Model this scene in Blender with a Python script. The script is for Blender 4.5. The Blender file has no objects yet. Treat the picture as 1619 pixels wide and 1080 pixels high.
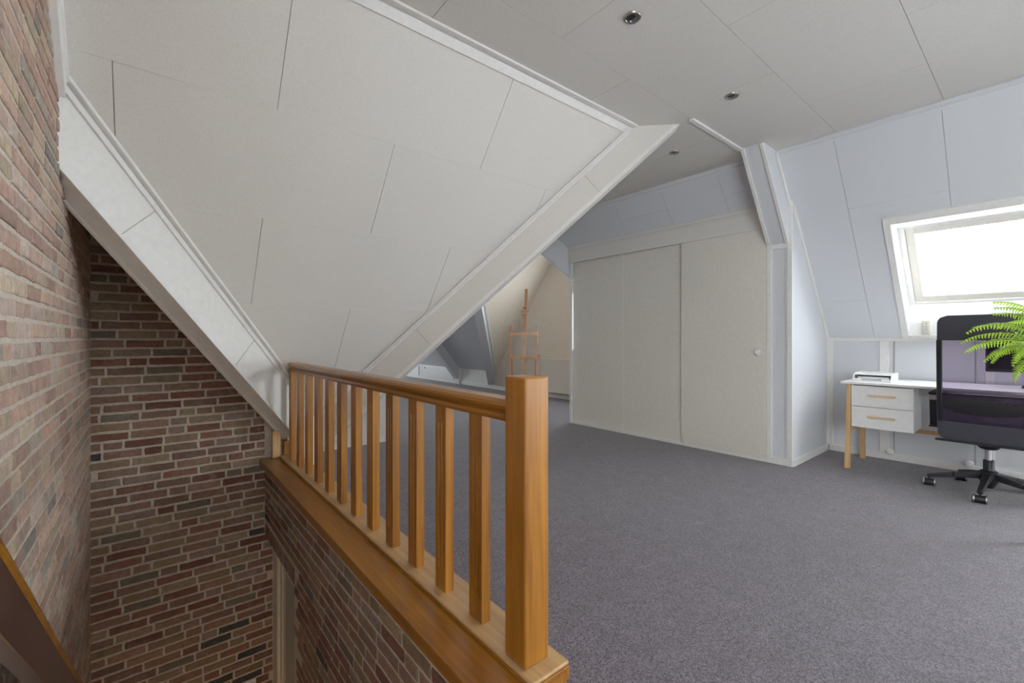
import bpy, math, random
from mathutils import Vector, Matrix
random.seed(7)
S = bpy.context.scene
COL = S.collection
R = math.radians

# ---------------------------------------------------------------- camera
cam_d = bpy.data.cameras.new('camera')
cam_d.sensor_width = 36.0
cam_d.lens = 698.0 / 1619.0 * 36.0
cam_d.shift_y = -5.0 / 1619.0
cam_d.clip_start = 0.02
cam = bpy.data.objects.new('camera', cam_d); COL.objects.link(cam)
cam.location = (0, 0, 1.15)
cam.rotation_euler = (R(90), 0, R(-39.4))
S.camera = cam

# ---------------------------------------------------------------- view / world
S.view_settings.view_transform = 'Standard'
S.view_settings.look = 'None'
S.view_settings.gamma = 1.0
S.view_settings.use_curve_mapping = False
S.view_settings.exposure = 0.65
w = bpy.data.worlds.new('sky'); S.world = w; w.use_nodes = True
nt = w.node_tree
for n in list(nt.nodes): nt.nodes.remove(n)
wo = nt.nodes.new('ShaderNodeOutputWorld'); bg = nt.nodes.new('ShaderNodeBackground')
tc = nt.nodes.new('ShaderNodeTexCoord'); mp = nt.nodes.new('ShaderNodeMapping')
mp.inputs['Scale'].default_value = (1.2, 1.2, 5)
nz = nt.nodes.new('ShaderNodeTexNoise'); nz.inputs['Scale'].default_value = 2.0; nz.inputs['Detail'].default_value = 5
cr = nt.nodes.new('ShaderNodeValToRGB')
cr.color_ramp.elements[0].position = 0.25; cr.color_ramp.elements[0].color = (0.74, 0.86, 1.0, 1)
cr.color_ramp.elements[1].position = 0.55; cr.color_ramp.elements[1].color = (0.92, 0.955, 1.0, 1)
nt.links.new(tc.outputs['Generated'], mp.inputs['Vector']); nt.links.new(mp.outputs[0], nz.inputs['Vector'])
nt.links.new(nz.outputs['Fac'], cr.inputs[0]); nt.links.new(cr.outputs[0], bg.inputs['Color'])
# hazy bright sky, brightest low in the east
nrm = nt.nodes.new('ShaderNodeVectorMath'); nrm.operation = 'NORMALIZE'
dt = nt.nodes.new('ShaderNodeVectorMath'); dt.operation = 'DOT_PRODUCT'
dt.inputs[1].default_value = Vector((1.0, -.42, .10)).normalized()
mr = nt.nodes.new('ShaderNodeMapRange'); mr.interpolation_type = 'SMOOTHSTEP'
mr.inputs[1].default_value = .80; mr.inputs[2].default_value = .985; mr.inputs[3].default_value = 8.2; mr.inputs[4].default_value = 20.0
nt.links.new(tc.outputs['Generated'], nrm.inputs[0]); nt.links.new(nrm.outputs[0], dt.inputs[0])
nt.links.new(dt.outputs['Value'], mr.inputs[0]); nt.links.new(mr.outputs[0], bg.inputs['Strength'])
nt.links.new(bg.outputs[0], wo.inputs['Surface'])

def portal(name, loc, target, sx, sy, energy=0, color=(1, 1, 1)):
    d = bpy.data.lights.new(name, 'AREA'); d.shape = 'RECTANGLE'; d.size = sx; d.size_y = sy
    if energy: d.energy = energy; d.color = color
    else: d.cycles.is_portal = True
    o = bpy.data.objects.new(name, d); COL.objects.link(o)
    o.location = loc
    o.rotation_euler = (Vector(target) - Vector(loc)).to_track_quat('-Z', 'Z').to_euler()
    return o

# geometry of the loft (metres).  X: towards the desk wall, Y: along the balustrade, Z up
ZC = 2.75
K1, K4 = 1.257, 1.22
XE, XK, XG = 4.12, 5.43, 6.05       # ceiling edge, desk knee wall, gable wall
YS, YN = -3.0, 14.4
def z1(x, y): return ZC - K1 * (y - 1.99)
def z2(x, y): return ZC - K1 * (2.82 - x)
def z3(x, y): return 1.82 - K1 * x
def z4(x, y): return ZC - K4 * (x - XE)
def z5(x, y): return ZC - K4 * (y - 6.02)
def z6(x, y): return ZC - K4 * (4.47 - y)
def zc(x, y): return ZC

# daylight portals: the skylight and gable window, plus unseen openings added for light
portal('skylight_portal', (5.22, .25, 1.88), (4.2, .25, 1.0), 1.2, 1.3)
portal('added_skylight_portal', (5.22, -1.80, 1.88), (4.2, -1.80, 1.0), 2.1, 1.3)
portal('added_knee_window_portal', (XK + .12, -1.8, .58), (0, -1.8, .58), 2.0, 1.0)
portal('added_west_window_portal', (-.42, -1.85, 1.5), (2, -1.85, 1.5), 2.0, 1.8)
portal('gable_window_portal', (XG + .16, 5.06, 1.46), (0, 5.06, 1.46), 1.15, 1.1)
portal('added_north_window_portal', (3.6, YN + .16, 1.3), (3.6, 0, 1.3), 2.0, 1.5)
def point(name, loc, energy, color, r=.08):
    d = bpy.data.lights.new(name, 'POINT'); d.energy = energy; d.color = color; d.shadow_soft_size = r
    o = bpy.data.objects.new(name, d); COL.objects.link(o); o.location = loc
point('stairwell_fill_light', (.2, 2.3, -2.0), 5, (1.0, .78, .52), .12)  # added warm fill light for the stairwell, without a fixture

# ---------------------------------------------------------------- helpers
def N(nt, t, **kw):
    n = nt.nodes.new(t)
    for k, v in kw.items():
        if k in n.inputs: n.inputs[k].default_value = v
        else: setattr(n, k, v)
    return n
def mat(name, col=(.8, .8, .8), rough=.6, metal=0, noise=None, bump=None, spec=None, sheen=0):
    """noise=(scale, amount, stretch xyz) modulates colour; bump=(scale, strength, distance)"""
    m = bpy.data.materials.new(name); m.use_nodes = True
    nt = m.node_tree; b = nt.nodes['Principled BSDF']
    b.inputs['Base Color'].default_value = (*col, 1); b.inputs['Roughness'].default_value = rough
    b.inputs['Metallic'].default_value = metal
    if spec is not None: b.inputs['Specular IOR Level'].default_value = spec
    if sheen: b.inputs['Sheen Weight'].default_value = sheen
    tc = N(nt, 'ShaderNodeTexCoord')
    sc, am, st = noise or (30, .03, (1, 1, 1))
    mp = N(nt, 'ShaderNodeMapping'); mp.inputs['Scale'].default_value = st
    nt.links.new(tc.outputs['Object'], mp.inputs['Vector'])
    no = N(nt, 'ShaderNodeTexNoise', Scale=sc, Detail=4.0); nt.links.new(mp.outputs[0], no.inputs['Vector'])
    r = N(nt, 'ShaderNodeValToRGB')
    r.color_ramp.elements[0].position = .3 if am < .9 else .38; r.color_ramp.elements[1].position = .7 if am < .9 else .62
    r.color_ramp.elements[0].color = (*[c * (1 - am) for c in col], 1)
    r.color_ramp.elements[1].color = (*[min(1, c * (1 + am)) for c in col], 1)
    nt.links.new(no.outputs['Fac'], r.inputs[0]); nt.links.new(r.outputs[0], b.inputs['Base Color'])
    if bump:
        nb = N(nt, 'ShaderNodeTexNoise', Scale=bump[0], Detail=3.0); nt.links.new(tc.outputs['Object'], nb.inputs['Vector'])
        bp = N(nt, 'ShaderNodeBump', Strength=bump[1], Distance=bump[2])
        nt.links.new(nb.outputs['Fac'], bp.inputs['Height']); nt.links.new(bp.outputs[0], b.inputs['Normal'])
    return m
def wood(name, c1, c2, axis, rough=.35, scale=1.0):
    m = bpy.data.materials.new(name); m.use_nodes = True
    nt = m.node_tree; b = nt.nodes['Principled BSDF']; b.inputs['Roughness'].default_value = rough
    tc = N(nt, 'ShaderNodeTexCoord'); mp = N(nt, 'ShaderNodeMapping')
    s = [60 * scale] * 3; s[axis] = 2.2 * scale; mp.inputs['Scale'].default_value = s
    oi = N(nt, 'ShaderNodeObjectInfo'); ad = N(nt, 'ShaderNodeVectorMath', operation='ADD')
    cx = N(nt, 'ShaderNodeCombineXYZ'); mu = N(nt, 'ShaderNodeMath', operation='MULTIPLY'); mu.inputs[1].default_value = 37.0
    nt.links.new(oi.outputs['Random'], mu.inputs[0])
    for i in range(3): nt.links.new(mu.outputs[0], cx.inputs[i])
    nt.links.new(tc.outputs['Object'], ad.inputs[0]); nt.links.new(cx.outputs[0], ad.inputs[1])
    nt.links.new(ad.outputs[0], mp.inputs['Vector'])
    no = N(nt, 'ShaderNodeTexNoise', Scale=1.0, Detail=5.0, Distortion=.6); nt.links.new(mp.outputs[0], no.inputs['Vector'])
    mp2 = N(nt, 'ShaderNodeMapping'); s2 = [14 * scale] * 3; s2[axis] = 1.1 * scale; mp2.inputs['Scale'].default_value = s2
    nt.links.new(ad.outputs[0], mp2.inputs['Vector'])
    n2 = N(nt, 'ShaderNodeTexNoise', Scale=1.0, Detail=2.0, Distortion=1.2); nt.links.new(mp2.outputs[0], n2.inputs['Vector'])
    mx = N(nt, 'ShaderNodeMath', operation='MULTIPLY_ADD'); mx.inputs[1].default_value = .55
    m3 = N(nt, 'ShaderNodeMath', operation='MULTIPLY'); m3.inputs[1].default_value = .45
    nt.links.new(n2.outputs['Fac'], m3.inputs[0]); nt.links.new(no.outputs['Fac'], mx.inputs[0]); nt.links.new(m3.outputs[0], mx.inputs[2])
    r = N(nt, 'ShaderNodeValToRGB'); r.color_ramp.elements[0].position = .34; r.color_ramp.elements[1].position = .66
    r.color_ramp.elements[0].color = (*c1, 1); r.color_ramp.elements[1].color = (*c2, 1)
    hs = N(nt, 'ShaderNodeHueSaturation'); mr = N(nt, 'ShaderNodeMapRange'); mr.inputs[3].default_value = .86; mr.inputs[4].default_value = 1.12
    nt.links.new(oi.outputs['Random'], mr.inputs[0]); nt.links.new(mr.outputs[0], hs.inputs['Value'])
    nt.links.new(mx.outputs[0], r.inputs[0]); nt.links.new(r.outputs[0], hs.inputs['Color']); nt.links.new(hs.outputs[0], b.inputs['Base Color'])
    bp = N(nt, 'ShaderNodeBump', Strength=.12, Distance=.002); nt.links.new(no.outputs['Fac'], bp.inputs['Height']); nt.links.new(bp.outputs[0], b.inputs['Normal'])
    b.inputs['Coat Weight'].default_value = .5; b.inputs['Coat Roughness'].default_value = .25
    return m

class MB:
    def __init__(s): s.v = []; s.f = []; s.c = []; s.uc = False
    def add(s, vs, fs, c=None):
        o = len(s.v); s.v += [tuple(v) for v in vs]; s.f += [tuple(i + o for i in f) for f in fs]
        if c is not None: s.uc = True
        s.c += [c or (1, 1, 1, 1)] * len(fs); return s
    def box(s, x0, x1, y0, y1, z0, z1, c=None):
        x0, x1 = sorted((x0, x1)); y0, y1 = sorted((y0, y1)); z0, z1 = sorted((z0, z1))
        v = [(x, y, z) for z in (z0, z1) for x, y in ((x0, y0), (x1, y0), (x1, y1), (x0, y1))]
        return s.add(v, [(3, 2, 1, 0), (4, 5, 6, 7), (0, 1, 5, 4), (1, 2, 6, 5), (2, 3, 7, 6), (3, 0, 4, 7)], c)
    def prism(s, poly, d, c=None):
        """poly: 3d points, d: extrusion vector"""
        n = len(poly); d = Vector(d); p = [Vector(q) for q in poly]
        fs = [tuple(range(n))[::-1], tuple(range(n, 2 * n))] + [(i, (i + 1) % n, n + (i + 1) % n, n + i) for i in range(n)]
        return s.add(p + [q + d for q in p], fs, c)
    def bar(s, p0, p1, w, h, up=(0, 0, 1), w1=None, h1=None):
        p0 = Vector(p0); p1 = Vector(p1); d = (p1 - p0).normalized(); up = Vector(up)
        a = d.cross(up).normalized(); b = a.cross(d).normalized(); w1 = w1 or w; h1 = h1 or h
        v = [p0 + a * (i * w / 2) + b * (j * h / 2) for i, j in ((-1, -1), (1, -1), (1, 1), (-1, 1))]
        v += [p1 + a * (i * w1 / 2) + b * (j * h1 / 2) for i, j in ((-1, -1), (1, -1), (1, 1), (-1, 1))]
        return s.add(v, [(3, 2, 1, 0), (4, 5, 6, 7), (0, 1, 5, 4), (1, 2, 6, 5), (2, 3, 7, 6), (3, 0, 4, 7)])
    def tube(s, pts, r, n=12, cap=True):
        pts = [Vector(p) for p in pts]; rs = r if isinstance(r, (list, tuple)) else [r] * len(pts)
        o = []; last = None
        for i, p in enumerate(pts):
            t = (pts[min(i + 1, len(pts) - 1)] - pts[max(i - 1, 0)]).normalized()
            if last is None: a = t.orthogonal().normalized()
            else: a = (last - t * last.dot(t)).normalized()
            last = a; b = t.cross(a)
            o += [p + (a * math.cos(k * 2 * math.pi / n) + b * math.sin(k * 2 * math.pi / n)) * rs[i] for k in range(n)]
        m = len(pts)
        fs = [(i * n + k, i * n + (k + 1) % n, (i + 1) * n + (k + 1) % n, (i + 1) * n + k) for i in range(m - 1) for k in range(n)]
        if cap: fs += [tuple(range(n))[::-1], tuple(range((m - 1) * n, m * n))]
        return s.add(o, fs)
    def lathe(s, prof, c=(0, 0, 0), axis=2, n=24, M=None):
        o = []
        for r, h in prof:
            for k in range(n):
                a = 2 * math.pi * k / n; q = [r * math.cos(a), r * math.sin(a), h]
                if axis == 0: q = [h, q[0], q[1]]
                if axis == 1: q = [q[0], h, q[1]]
                q = Vector(q)
                if M: q = M @ q
                o.append(q + Vector(c))
        m = len(prof)
        fs = [(i * n + k, i * n + (k + 1) % n, (i + 1) * n + (k + 1) % n, (i + 1) * n + k) for i in range(m - 1) for k in range(n)]
        fs += [tuple(range(n))[::-1], tuple(range((m - 1) * n, m * n))]
        return s.add(o, fs)
    def sweep(s, prof, p0, p1, side, up):
        p0 = Vector(p0); side = Vector(side); up = Vector(up)
        return s.prism([p0 + side * a + up * b for a, b in prof], Vector(p1) - p0)
    def build(s, name, m, parent=None, bevel=0, smooth=False, seg=2, kind=None, loc=None):
        me = bpy.data.meshes.new(name)
        vs = s.v
        if loc is not None: L = Vector(loc); vs = [tuple(Vector(v) - L) for v in vs]
        me.from_pydata(vs, [], s.f); me.update()
        import bmesh
        bm = bmesh.new(); bm.from_mesh(me)
        ok = True
        bmesh.ops.recalc_face_normals(bm, faces=bm.faces); bm.to_mesh(me); bm.free()
        if s.uc:
            a = me.attributes.new('brick_color', 'FLOAT_COLOR', 'FACE')
            flat = [x for c in s.c for x in c]; a.data.foreach_set('color', flat)
        me.materials.append(m)
        if smooth:
            me.shade_smooth()
            me.set_sharp_from_angle(angle=R(40))
        o = bpy.data.objects.new(name, me); COL.objects.link(o)
        if loc is not None: o.location = loc
        if parent: o.parent = parent
        if bevel:
            b = o.modifiers.new('bevel', 'BEVEL'); b.width = bevel; b.segments = seg; b.limit_method = 'ANGLE'; b.angle_limit = R(40)
        if kind: o['kind'] = kind
        return o
def _part(s, name, m, root, **k):
    """mesh given in world coordinates, parented to an unrotated Empty (or to a part of one)"""
    L = Vector(root.location)
    if root.parent: L = L + Vector(root.parent.location)
    s.v = [tuple(Vector(v) - L) for v in s.v]
    return s.build(name, m, root, **k)
MB.part = _part
def tag(o, label, cat, group=None):
    o['label'] = label; o['category'] = cat
    if group: o['group'] = group
    return o
def empty(name, loc, label, cat, rz=0, group=None):
    o = bpy.data.objects.new(name, None); COL.objects.link(o); o.location = loc; o.rotation_euler.z = rz
    o.empty_display_size = .1
    return tag(o, label, cat, group)
tn = [0]
def trim(mb, m=None, bevel=.002, **k):
    tn[0] += 1
    return mb.build('trim_%d' % tn[0], m or M['paint'], bevel=bevel, kind='structure', **k)

# ---------------------------------------------------------------- materials
M = {}
M['panel'] = mat('panel_white', (.76, .73, .685), .75, noise=(170, .05, (1, 1, 1)), bump=(300, .35, .002))
M['panel_cool'] = mat('panel_white_cool', (.72, .73, .76), .75, noise=(220, .02, (1, 1, 1)), bump=(420, .2, .0015))
M['seam'] = mat('seam_shadow_board', (.45, .43, .41), .9)
M['paint'] = mat('trim_white', (.84, .825, .795), .45)
M['door'] = mat('door_cream', (.78, .74, .67), .5)
M['cream'] = mat('cream_wall', (.86, .78, .67), .8, bump=(200, .15, .001))
M['carpet'] = mat('carpet', (.134, .111, .131), .95, noise=(9, .10, (1, 1, 1)), sheen=.25)
def speckle(m, scale, lo, hi):
    nt = m.node_tree; b = nt.nodes['Principled BSDF']; tc = N(nt, 'ShaderNodeTexCoord')
    v = N(nt, 'ShaderNodeTexVoronoi', Scale=scale); nt.links.new(tc.outputs['Object'], v.inputs['Vector'])
    sp = N(nt, 'ShaderNodeSeparateColor'); nt.links.new(v.outputs['Color'], sp.inputs[0])
    r = N(nt, 'ShaderNodeMapRange'); r.inputs[3].default_value = lo; r.inputs[4].default_value = hi; nt.links.new(sp.outputs[0], r.inputs[0])
    hs = N(nt, 'ShaderNodeHueSaturation'); nt.links.new(r.outputs[0], hs.inputs['Value'])
    nt.links.new(b.inputs['Base Color'].links[0].from_socket, hs.inputs['Color']); nt.links.new(hs.outputs[0], b.inputs['Base Color'])
speckle(M['carpet'], 230, .35, 1.65)
M['black'] = mat('black_plastic', (.022, .023, .027), .38)
M['fabric_black'] = mat('black_fabric', (.062, .062, .082), .75, bump=(600, .3, .001), sheen=.3)
M['silver'] = mat('silver', (.6, .6, .62), .3, 1)
M['steel'] = mat('brushed_nickel', (.42, .38, .32), .28, 1)
M['white'] = mat('white_lacquer', (.86, .85, .835), .35)
M['oak'] = wood('oak_z', (.23, .075, .005), (.43, .185, .017), 2)
M['oak_y'] = wood('oak_y', (.23, .075, .005), (.43, .185, .017), 1)
M['oak_pale'] = wood('oak_pale_y', (.42, .24, .10), (.60, .38, .18), 1, .4)
M['beech'] = wood('beech', (.50, .22, .075), (.62, .31, .12), 2, .45)
M['pine'] = wood('pine', (.62, .36, .15), (.74, .48, .23), 2, .5)
M['handle_wood'] = wood('handle_wood', (.70, .50, .26), (.78, .60, .36), 1, .5)
M['dark_wood'] = wood('dark_wood', (.035, .014, .012), (.075, .032, .028), 1, .3, .5)
M['leaf'] = mat('fern_leaf', (.34, .55, .05), .5, noise=(25, .35, (1, 1, 1)))
_n = M['leaf'].node_tree; _p = _n.nodes['Principled BSDF']; _o = [x for x in _n.nodes if x.type == 'OUTPUT_MATERIAL'][0]
_t = N(_n, 'ShaderNodeBsdfTranslucent'); _t.inputs[0].default_value = (.45, .65, .05, 1); _m = N(_n, 'ShaderNodeMixShader'); _m.inputs[0].default_value = .4
_n.links.new(_p.outputs[0], _m.inputs[1]); _n.links.new(_t.outputs[0], _m.inputs[2]); _n.links.new(_m.outputs[0], _o.inputs[0])
M['stem'] = mat('fern_stem', (.06, .045, .02), .6)
M['terracotta'] = mat('pot_grey', (.35, .34, .33), .7)
M['soil'] = mat('soil', (.05, .035, .025), .95)
M['paper'] = mat('paper', (.82, .82, .84), .7)
M['grey_paper'] = mat('grey_folder', (.30, .29, .29), .7)
M['mortar'] = mat('mortar', (.60, .53, .45), .95, noise=(60, .15, (1, 1, 1)), bump=(150, .7, .004))
M['socket'] = mat('socket_cream', (.72, .68, .58), .4)
M['screen'] = mat('monitor_black', (.02, .02, .03), .3)
M['lower_floor'] = mat('hall_floor', (.35, .22, .12), .5)
def brick_mat():
    m = bpy.data.materials.new('reclaimed_brick'); m.use_nodes = True
    nt = m.node_tree; b = nt.nodes['Principled BSDF']; b.inputs['Roughness'].default_value = .9
    at = N(nt, 'ShaderNodeAttribute'); at.attribute_name = 'brick_color'
    tc = N(nt, 'ShaderNodeTexCoord')
    n1 = N(nt, 'ShaderNodeTexNoise', Scale=28.0, Detail=6.0, Roughness=.7); nt.links.new(tc.outputs['Object'], n1.inputs['Vector'])
    r1 = N(nt, 'ShaderNodeMapRange'); r1.inputs[1].default_value = .3; r1.inputs[2].default_value = .7; r1.inputs[3].default_value = .72; r1.inputs[4].default_value = 1.25
    nt.links.new(n1.outputs['Fac'], r1.inputs[0])
    hs = N(nt, 'ShaderNodeHueSaturation'); nt.links.new(at.outputs['Color'], hs.inputs['Color']); nt.links.new(r1.outputs[0], hs.inputs['Value'])
    n2 = N(nt, 'ShaderNodeTexNoise', Scale=11.0, Detail=8.0, Roughness=.75); nt.links.new(tc.outputs['Object'], n2.inputs['Vector'])
    r2 = N(nt, 'ShaderNodeMapRange'); r2.inputs[1].default_value = .55; r2.inputs[2].default_value = .72; r2.inputs[3].default_value = 0; r2.inputs[4].default_value = .5
    nt.links.new(n2.outputs['Fac'], r2.inputs[0])
    mx = N(nt, 'ShaderNodeMix', data_type='RGBA'); mx.inputs[7].default_value = (.42, .36, .30, 1)
    nt.links.new(r2.outputs[0], mx.inputs[0]); nt.links.new(hs.outputs[0], mx.inputs[6]); nt.links.new(mx.outputs[2], b.inputs['Base Color'])
    bp = N(nt, 'ShaderNodeBump', Strength=.9, Distance=.006); nt.links.new(n1.outputs['Fac'], bp.inputs['Height']); nt.links.new(bp.outputs[0], b.inputs['Normal'])
    return m
M['brick'] = brick_mat()
def glass_mat():
    m = bpy.data.materials.new('window_glass'); m.use_nodes = True; nt = m.node_tree
    for n in list(nt.nodes): nt.nodes.remove(n)
    o = N(nt, 'ShaderNodeOutputMaterial'); mx = N(nt, 'ShaderNodeMixShader'); t = N(nt, 'ShaderNodeBsdfTransparent'); g = N(nt, 'ShaderNodeBsdfGlossy', Roughness=.02)
    t.inputs[0].default_value = (.97, .985, .98, 1); mx.inputs[0].default_value = .04
    nt.links.new(t.outputs[0], mx.inputs[1]); nt.links.new(g.outputs[0], mx.inputs[2]); nt.links.new(mx.outputs[0], o.inputs[0]); return m
M['glass'] = glass_mat()
def mesh_mat():
    m = bpy.data.materials.new('chair_mesh'); m.use_nodes = True; nt = m.node_tree
    for n in list(nt.nodes): nt.nodes.remove(n)
    o = N(nt, 'ShaderNodeOutputMaterial'); mx = N(nt, 'ShaderNodeMixShader'); t = N(nt, 'ShaderNodeBsdfTransparent'); d = N(nt, 'ShaderNodeBsdfDiffuse')
    t.inputs[0].default_value = (.86, .74, .90, 1); d.inputs[0].default_value = (.05, .045, .06, 1)
    tc = N(nt, 'ShaderNodeTexCoord'); mp = N(nt, 'ShaderNodeMapping'); mp.inputs['Scale'].default_value = (1, 1, 260)
    wv = N(nt, 'ShaderNodeTexWave', Scale=.16, Distortion=0.0); wv.bands_direction = 'Z'
    nt.links.new(tc.outputs['Object'], mp.inputs['Vector']); nt.links.new(mp.outputs[0], wv.inputs['Vector'])
    mr = N(nt, 'ShaderNodeMapRange'); mr.inputs[3].default_value = .34; mr.inputs[4].default_value = .62
    nt.links.new(wv.outputs['Fac'], mr.inputs[0]); nt.links.new(mr.outputs[0], mx.inputs[0])
    nt.links.new(t.outputs[0], mx.inputs[1]); nt.links.new(d.outputs[0], mx.inputs[2]); nt.links.new(mx.outputs[0], o.inputs[0]); return m
M['mesh'] = mesh_mat()

# ---------------------------------------------------------------- panelled surfaces
def clip(poly, x0, x1, y0, y1):
    for ax, val, sg in ((0, x0, 1), (0, x1, -1), (1, y0, 1), (1, y1, -1)):
        out = []
        for i in range(len(poly)):
            a, b = poly[i], poly[(i + 1) % len(poly)]
            da, db = (a[ax] - val) * sg, (b[ax] - val) * sg
            if da >= 0: out.append(a)
            if (da > 0 > db) or (da < 0 < db):
                t = da / (da - db); out.append((a[0] + (b[0] - a[0]) * t, a[1] + (b[1] - a[1]) * t))
        poly = out
        if len(poly) < 3: return []
    return poly
def area(p): return abs(sum(p[i][0] * p[(i + 1) % len(p)][1] - p[(i + 1) % len(p)][0] * p[i][1] for i in range(len(p)))) / 2
def panels(mb, back, poly, zf, rows, joint, along='x', gh=.0012, gv=.003, th=.012):
    """rows: boundaries across; joint(i) -> offset of cross joints (1.2 m apart); along: axis of the long seams"""
    for i in range(len(rows) - 1):
        a, b = rows[i] + gh, rows[i + 1] - gh
        o = joint(i); k = math.floor((-6 - o) / 1.2)
        while o + k * 1.2 < 16:
            c, d = o + k * 1.2 + gv / 2, o + (k + 1) * 1.2 - gv / 2
            q = clip(poly, c, d, a, b) if along == 'x' else clip(poly, a, b, c, d)
            if q and area(q) > 1e-4:
                mb.prism([(x, y, zf(x, y)) for x, y in q], (0, 0, th))
            k += 1
    back.prism([(x, y, zf(x, y) + th) for x, y in poly], (0, 0, .06))
def shell(name, polys, zf, rows, joint, along='x', m=None, th=.012):
    mb, bk = MB(), MB()
    for p in polys: panels(mb, bk, p, zf, rows, joint, along, th=th)
    o = mb.build(name, m or M['panel'], kind='structure')
    b = bk.build('backing_board', M['seam'], o)
    return o
rowsY = [.45 + .6 * i for i in range(-7, 25)]          # ceiling seams run along X
shell('ceiling', [[(-.4, YS), (2.82, YS), (2.82, 1.99), (-.4, 1.99)], [(2.82, YS), (XE, YS), (XE, YN), (2.82, YN)],
      [(XE, 4.47), (XG + .1, 4.47), (XG + .1, 6.02), (XE, 6.02)]], zc, rowsY, lambda i: 1.09 if i % 2 == 1 else 1.70)
shell('ceiling_slope_stairs', [[(-.4, 1.99), (-.4, 2.45), (-.277, 2.453), (1.04, 3.77), (2.82, 1.99)]], z1,
      [1.9, 2.38, 2.74, 3.10, 3.46, 3.9], lambda i: .48 if i % 2 == 0 else -.115)
shell('ceiling_slope_west', [[(2.82, 1.99), (2.82, YN), (.9, YN), (.9, 3.91)]], z2, [.8, 1.24, 1.6, 1.96, 2.32, 2.68, 2.9], lambda i: .3 + .6 * (i % 2), 'y')
shell('ceiling_slope_stair_dormer', [[(-.4, 2.33), (1.12, 3.85), (-.4, 3.85)]], z3, [2, 2.9, 3.5, 4.1], lambda i: .1 + .6 * (i % 2))
# desk slope with the skylight hole; seams follow the fall line every .61 m
SX0, SX1, SY0, SY1 = 4.668, 5.402, -.32, .822
ys = [1.075 - .61 * i for i in range(8)][::-1]; ys = [-3.4] + ys + [1.69, 1.95]
ds = lambda i: 4.54 if i % 2 == (len(ys) - 4) % 2 else 3.94
def shell_rows_y(name, polys, zf, rows, joint, m):
    mb, bk = MB(), MB()
    for p in polys: panels(mb, bk, p, zf, rows, joint, 'x')
    o = mb.build(name, m, kind='structure'); bk.build('backing_board', M['seam'], o); return o
shell_rows_y('ceiling_slope_desk', [[(XE, YS), (SX0, YS), (SX0, 1.49), (XE, 1.49)], [(SX1, YS), (XK + .06, YS), (XK + .06, 1.49), (SX1, 1.49)],
      [(SX0, SY1), (SX1, SY1), (SX1, 1.49), (SX0, 1.49)], [(SX0, YS), (SX1, YS), (SX1, -2.80), (SX0, -2.80)], [(SX0, -.80), (SX1, -.80), (SX1, SY0), (SX0, SY0)]], z4, ys, ds, M['panel_cool'])
shell_rows_y('ceiling_slope_east', [[(XE, 1.49), (XG + .1, 1.49), (XG + .1, 2.44), (XE, 4.47)], [(XE, 6.02), (XG + .1, 8.05), (XG + .1, YN), (XE, YN)]],
      z4, [1.4 + .6 * i for i in range(24)], lambda i: 4.3 + .6 * (i % 2), M['panel_cool'])
shell('ceiling_slope_gable_north', [[(XE, 6.02), (XG + .1, 6.02), (XG + .1, 8.05)]], z5, [6.02 + .37 * i for i in range(7)], lambda i: 4.4 + .6 * (i % 2), m=M['cream'])
shell('ceiling_slope_gable_south', [[(XE, 4.47), (XG + .1, 2.44), (XG + .1, 4.47)]], z6, [2.2 + .37 * i for i in range(7)], lambda i: 4.4 + .6 * (i % 2))

# ---------------------------------------------------------------- floor
f = MB(); f.box(.80, 6.2, YS - .1, YN + .1, -.3, 0); f.box(-.4, .80, YS - .1, .80, -.3, 0)
f.build('floor', M['carpet'], kind='structure')
MB().box(-.4, 1.6, .6, 3.9, -2.7, -2.5).build('floor_lower', M['lower_floor'], kind='structure')

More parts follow.
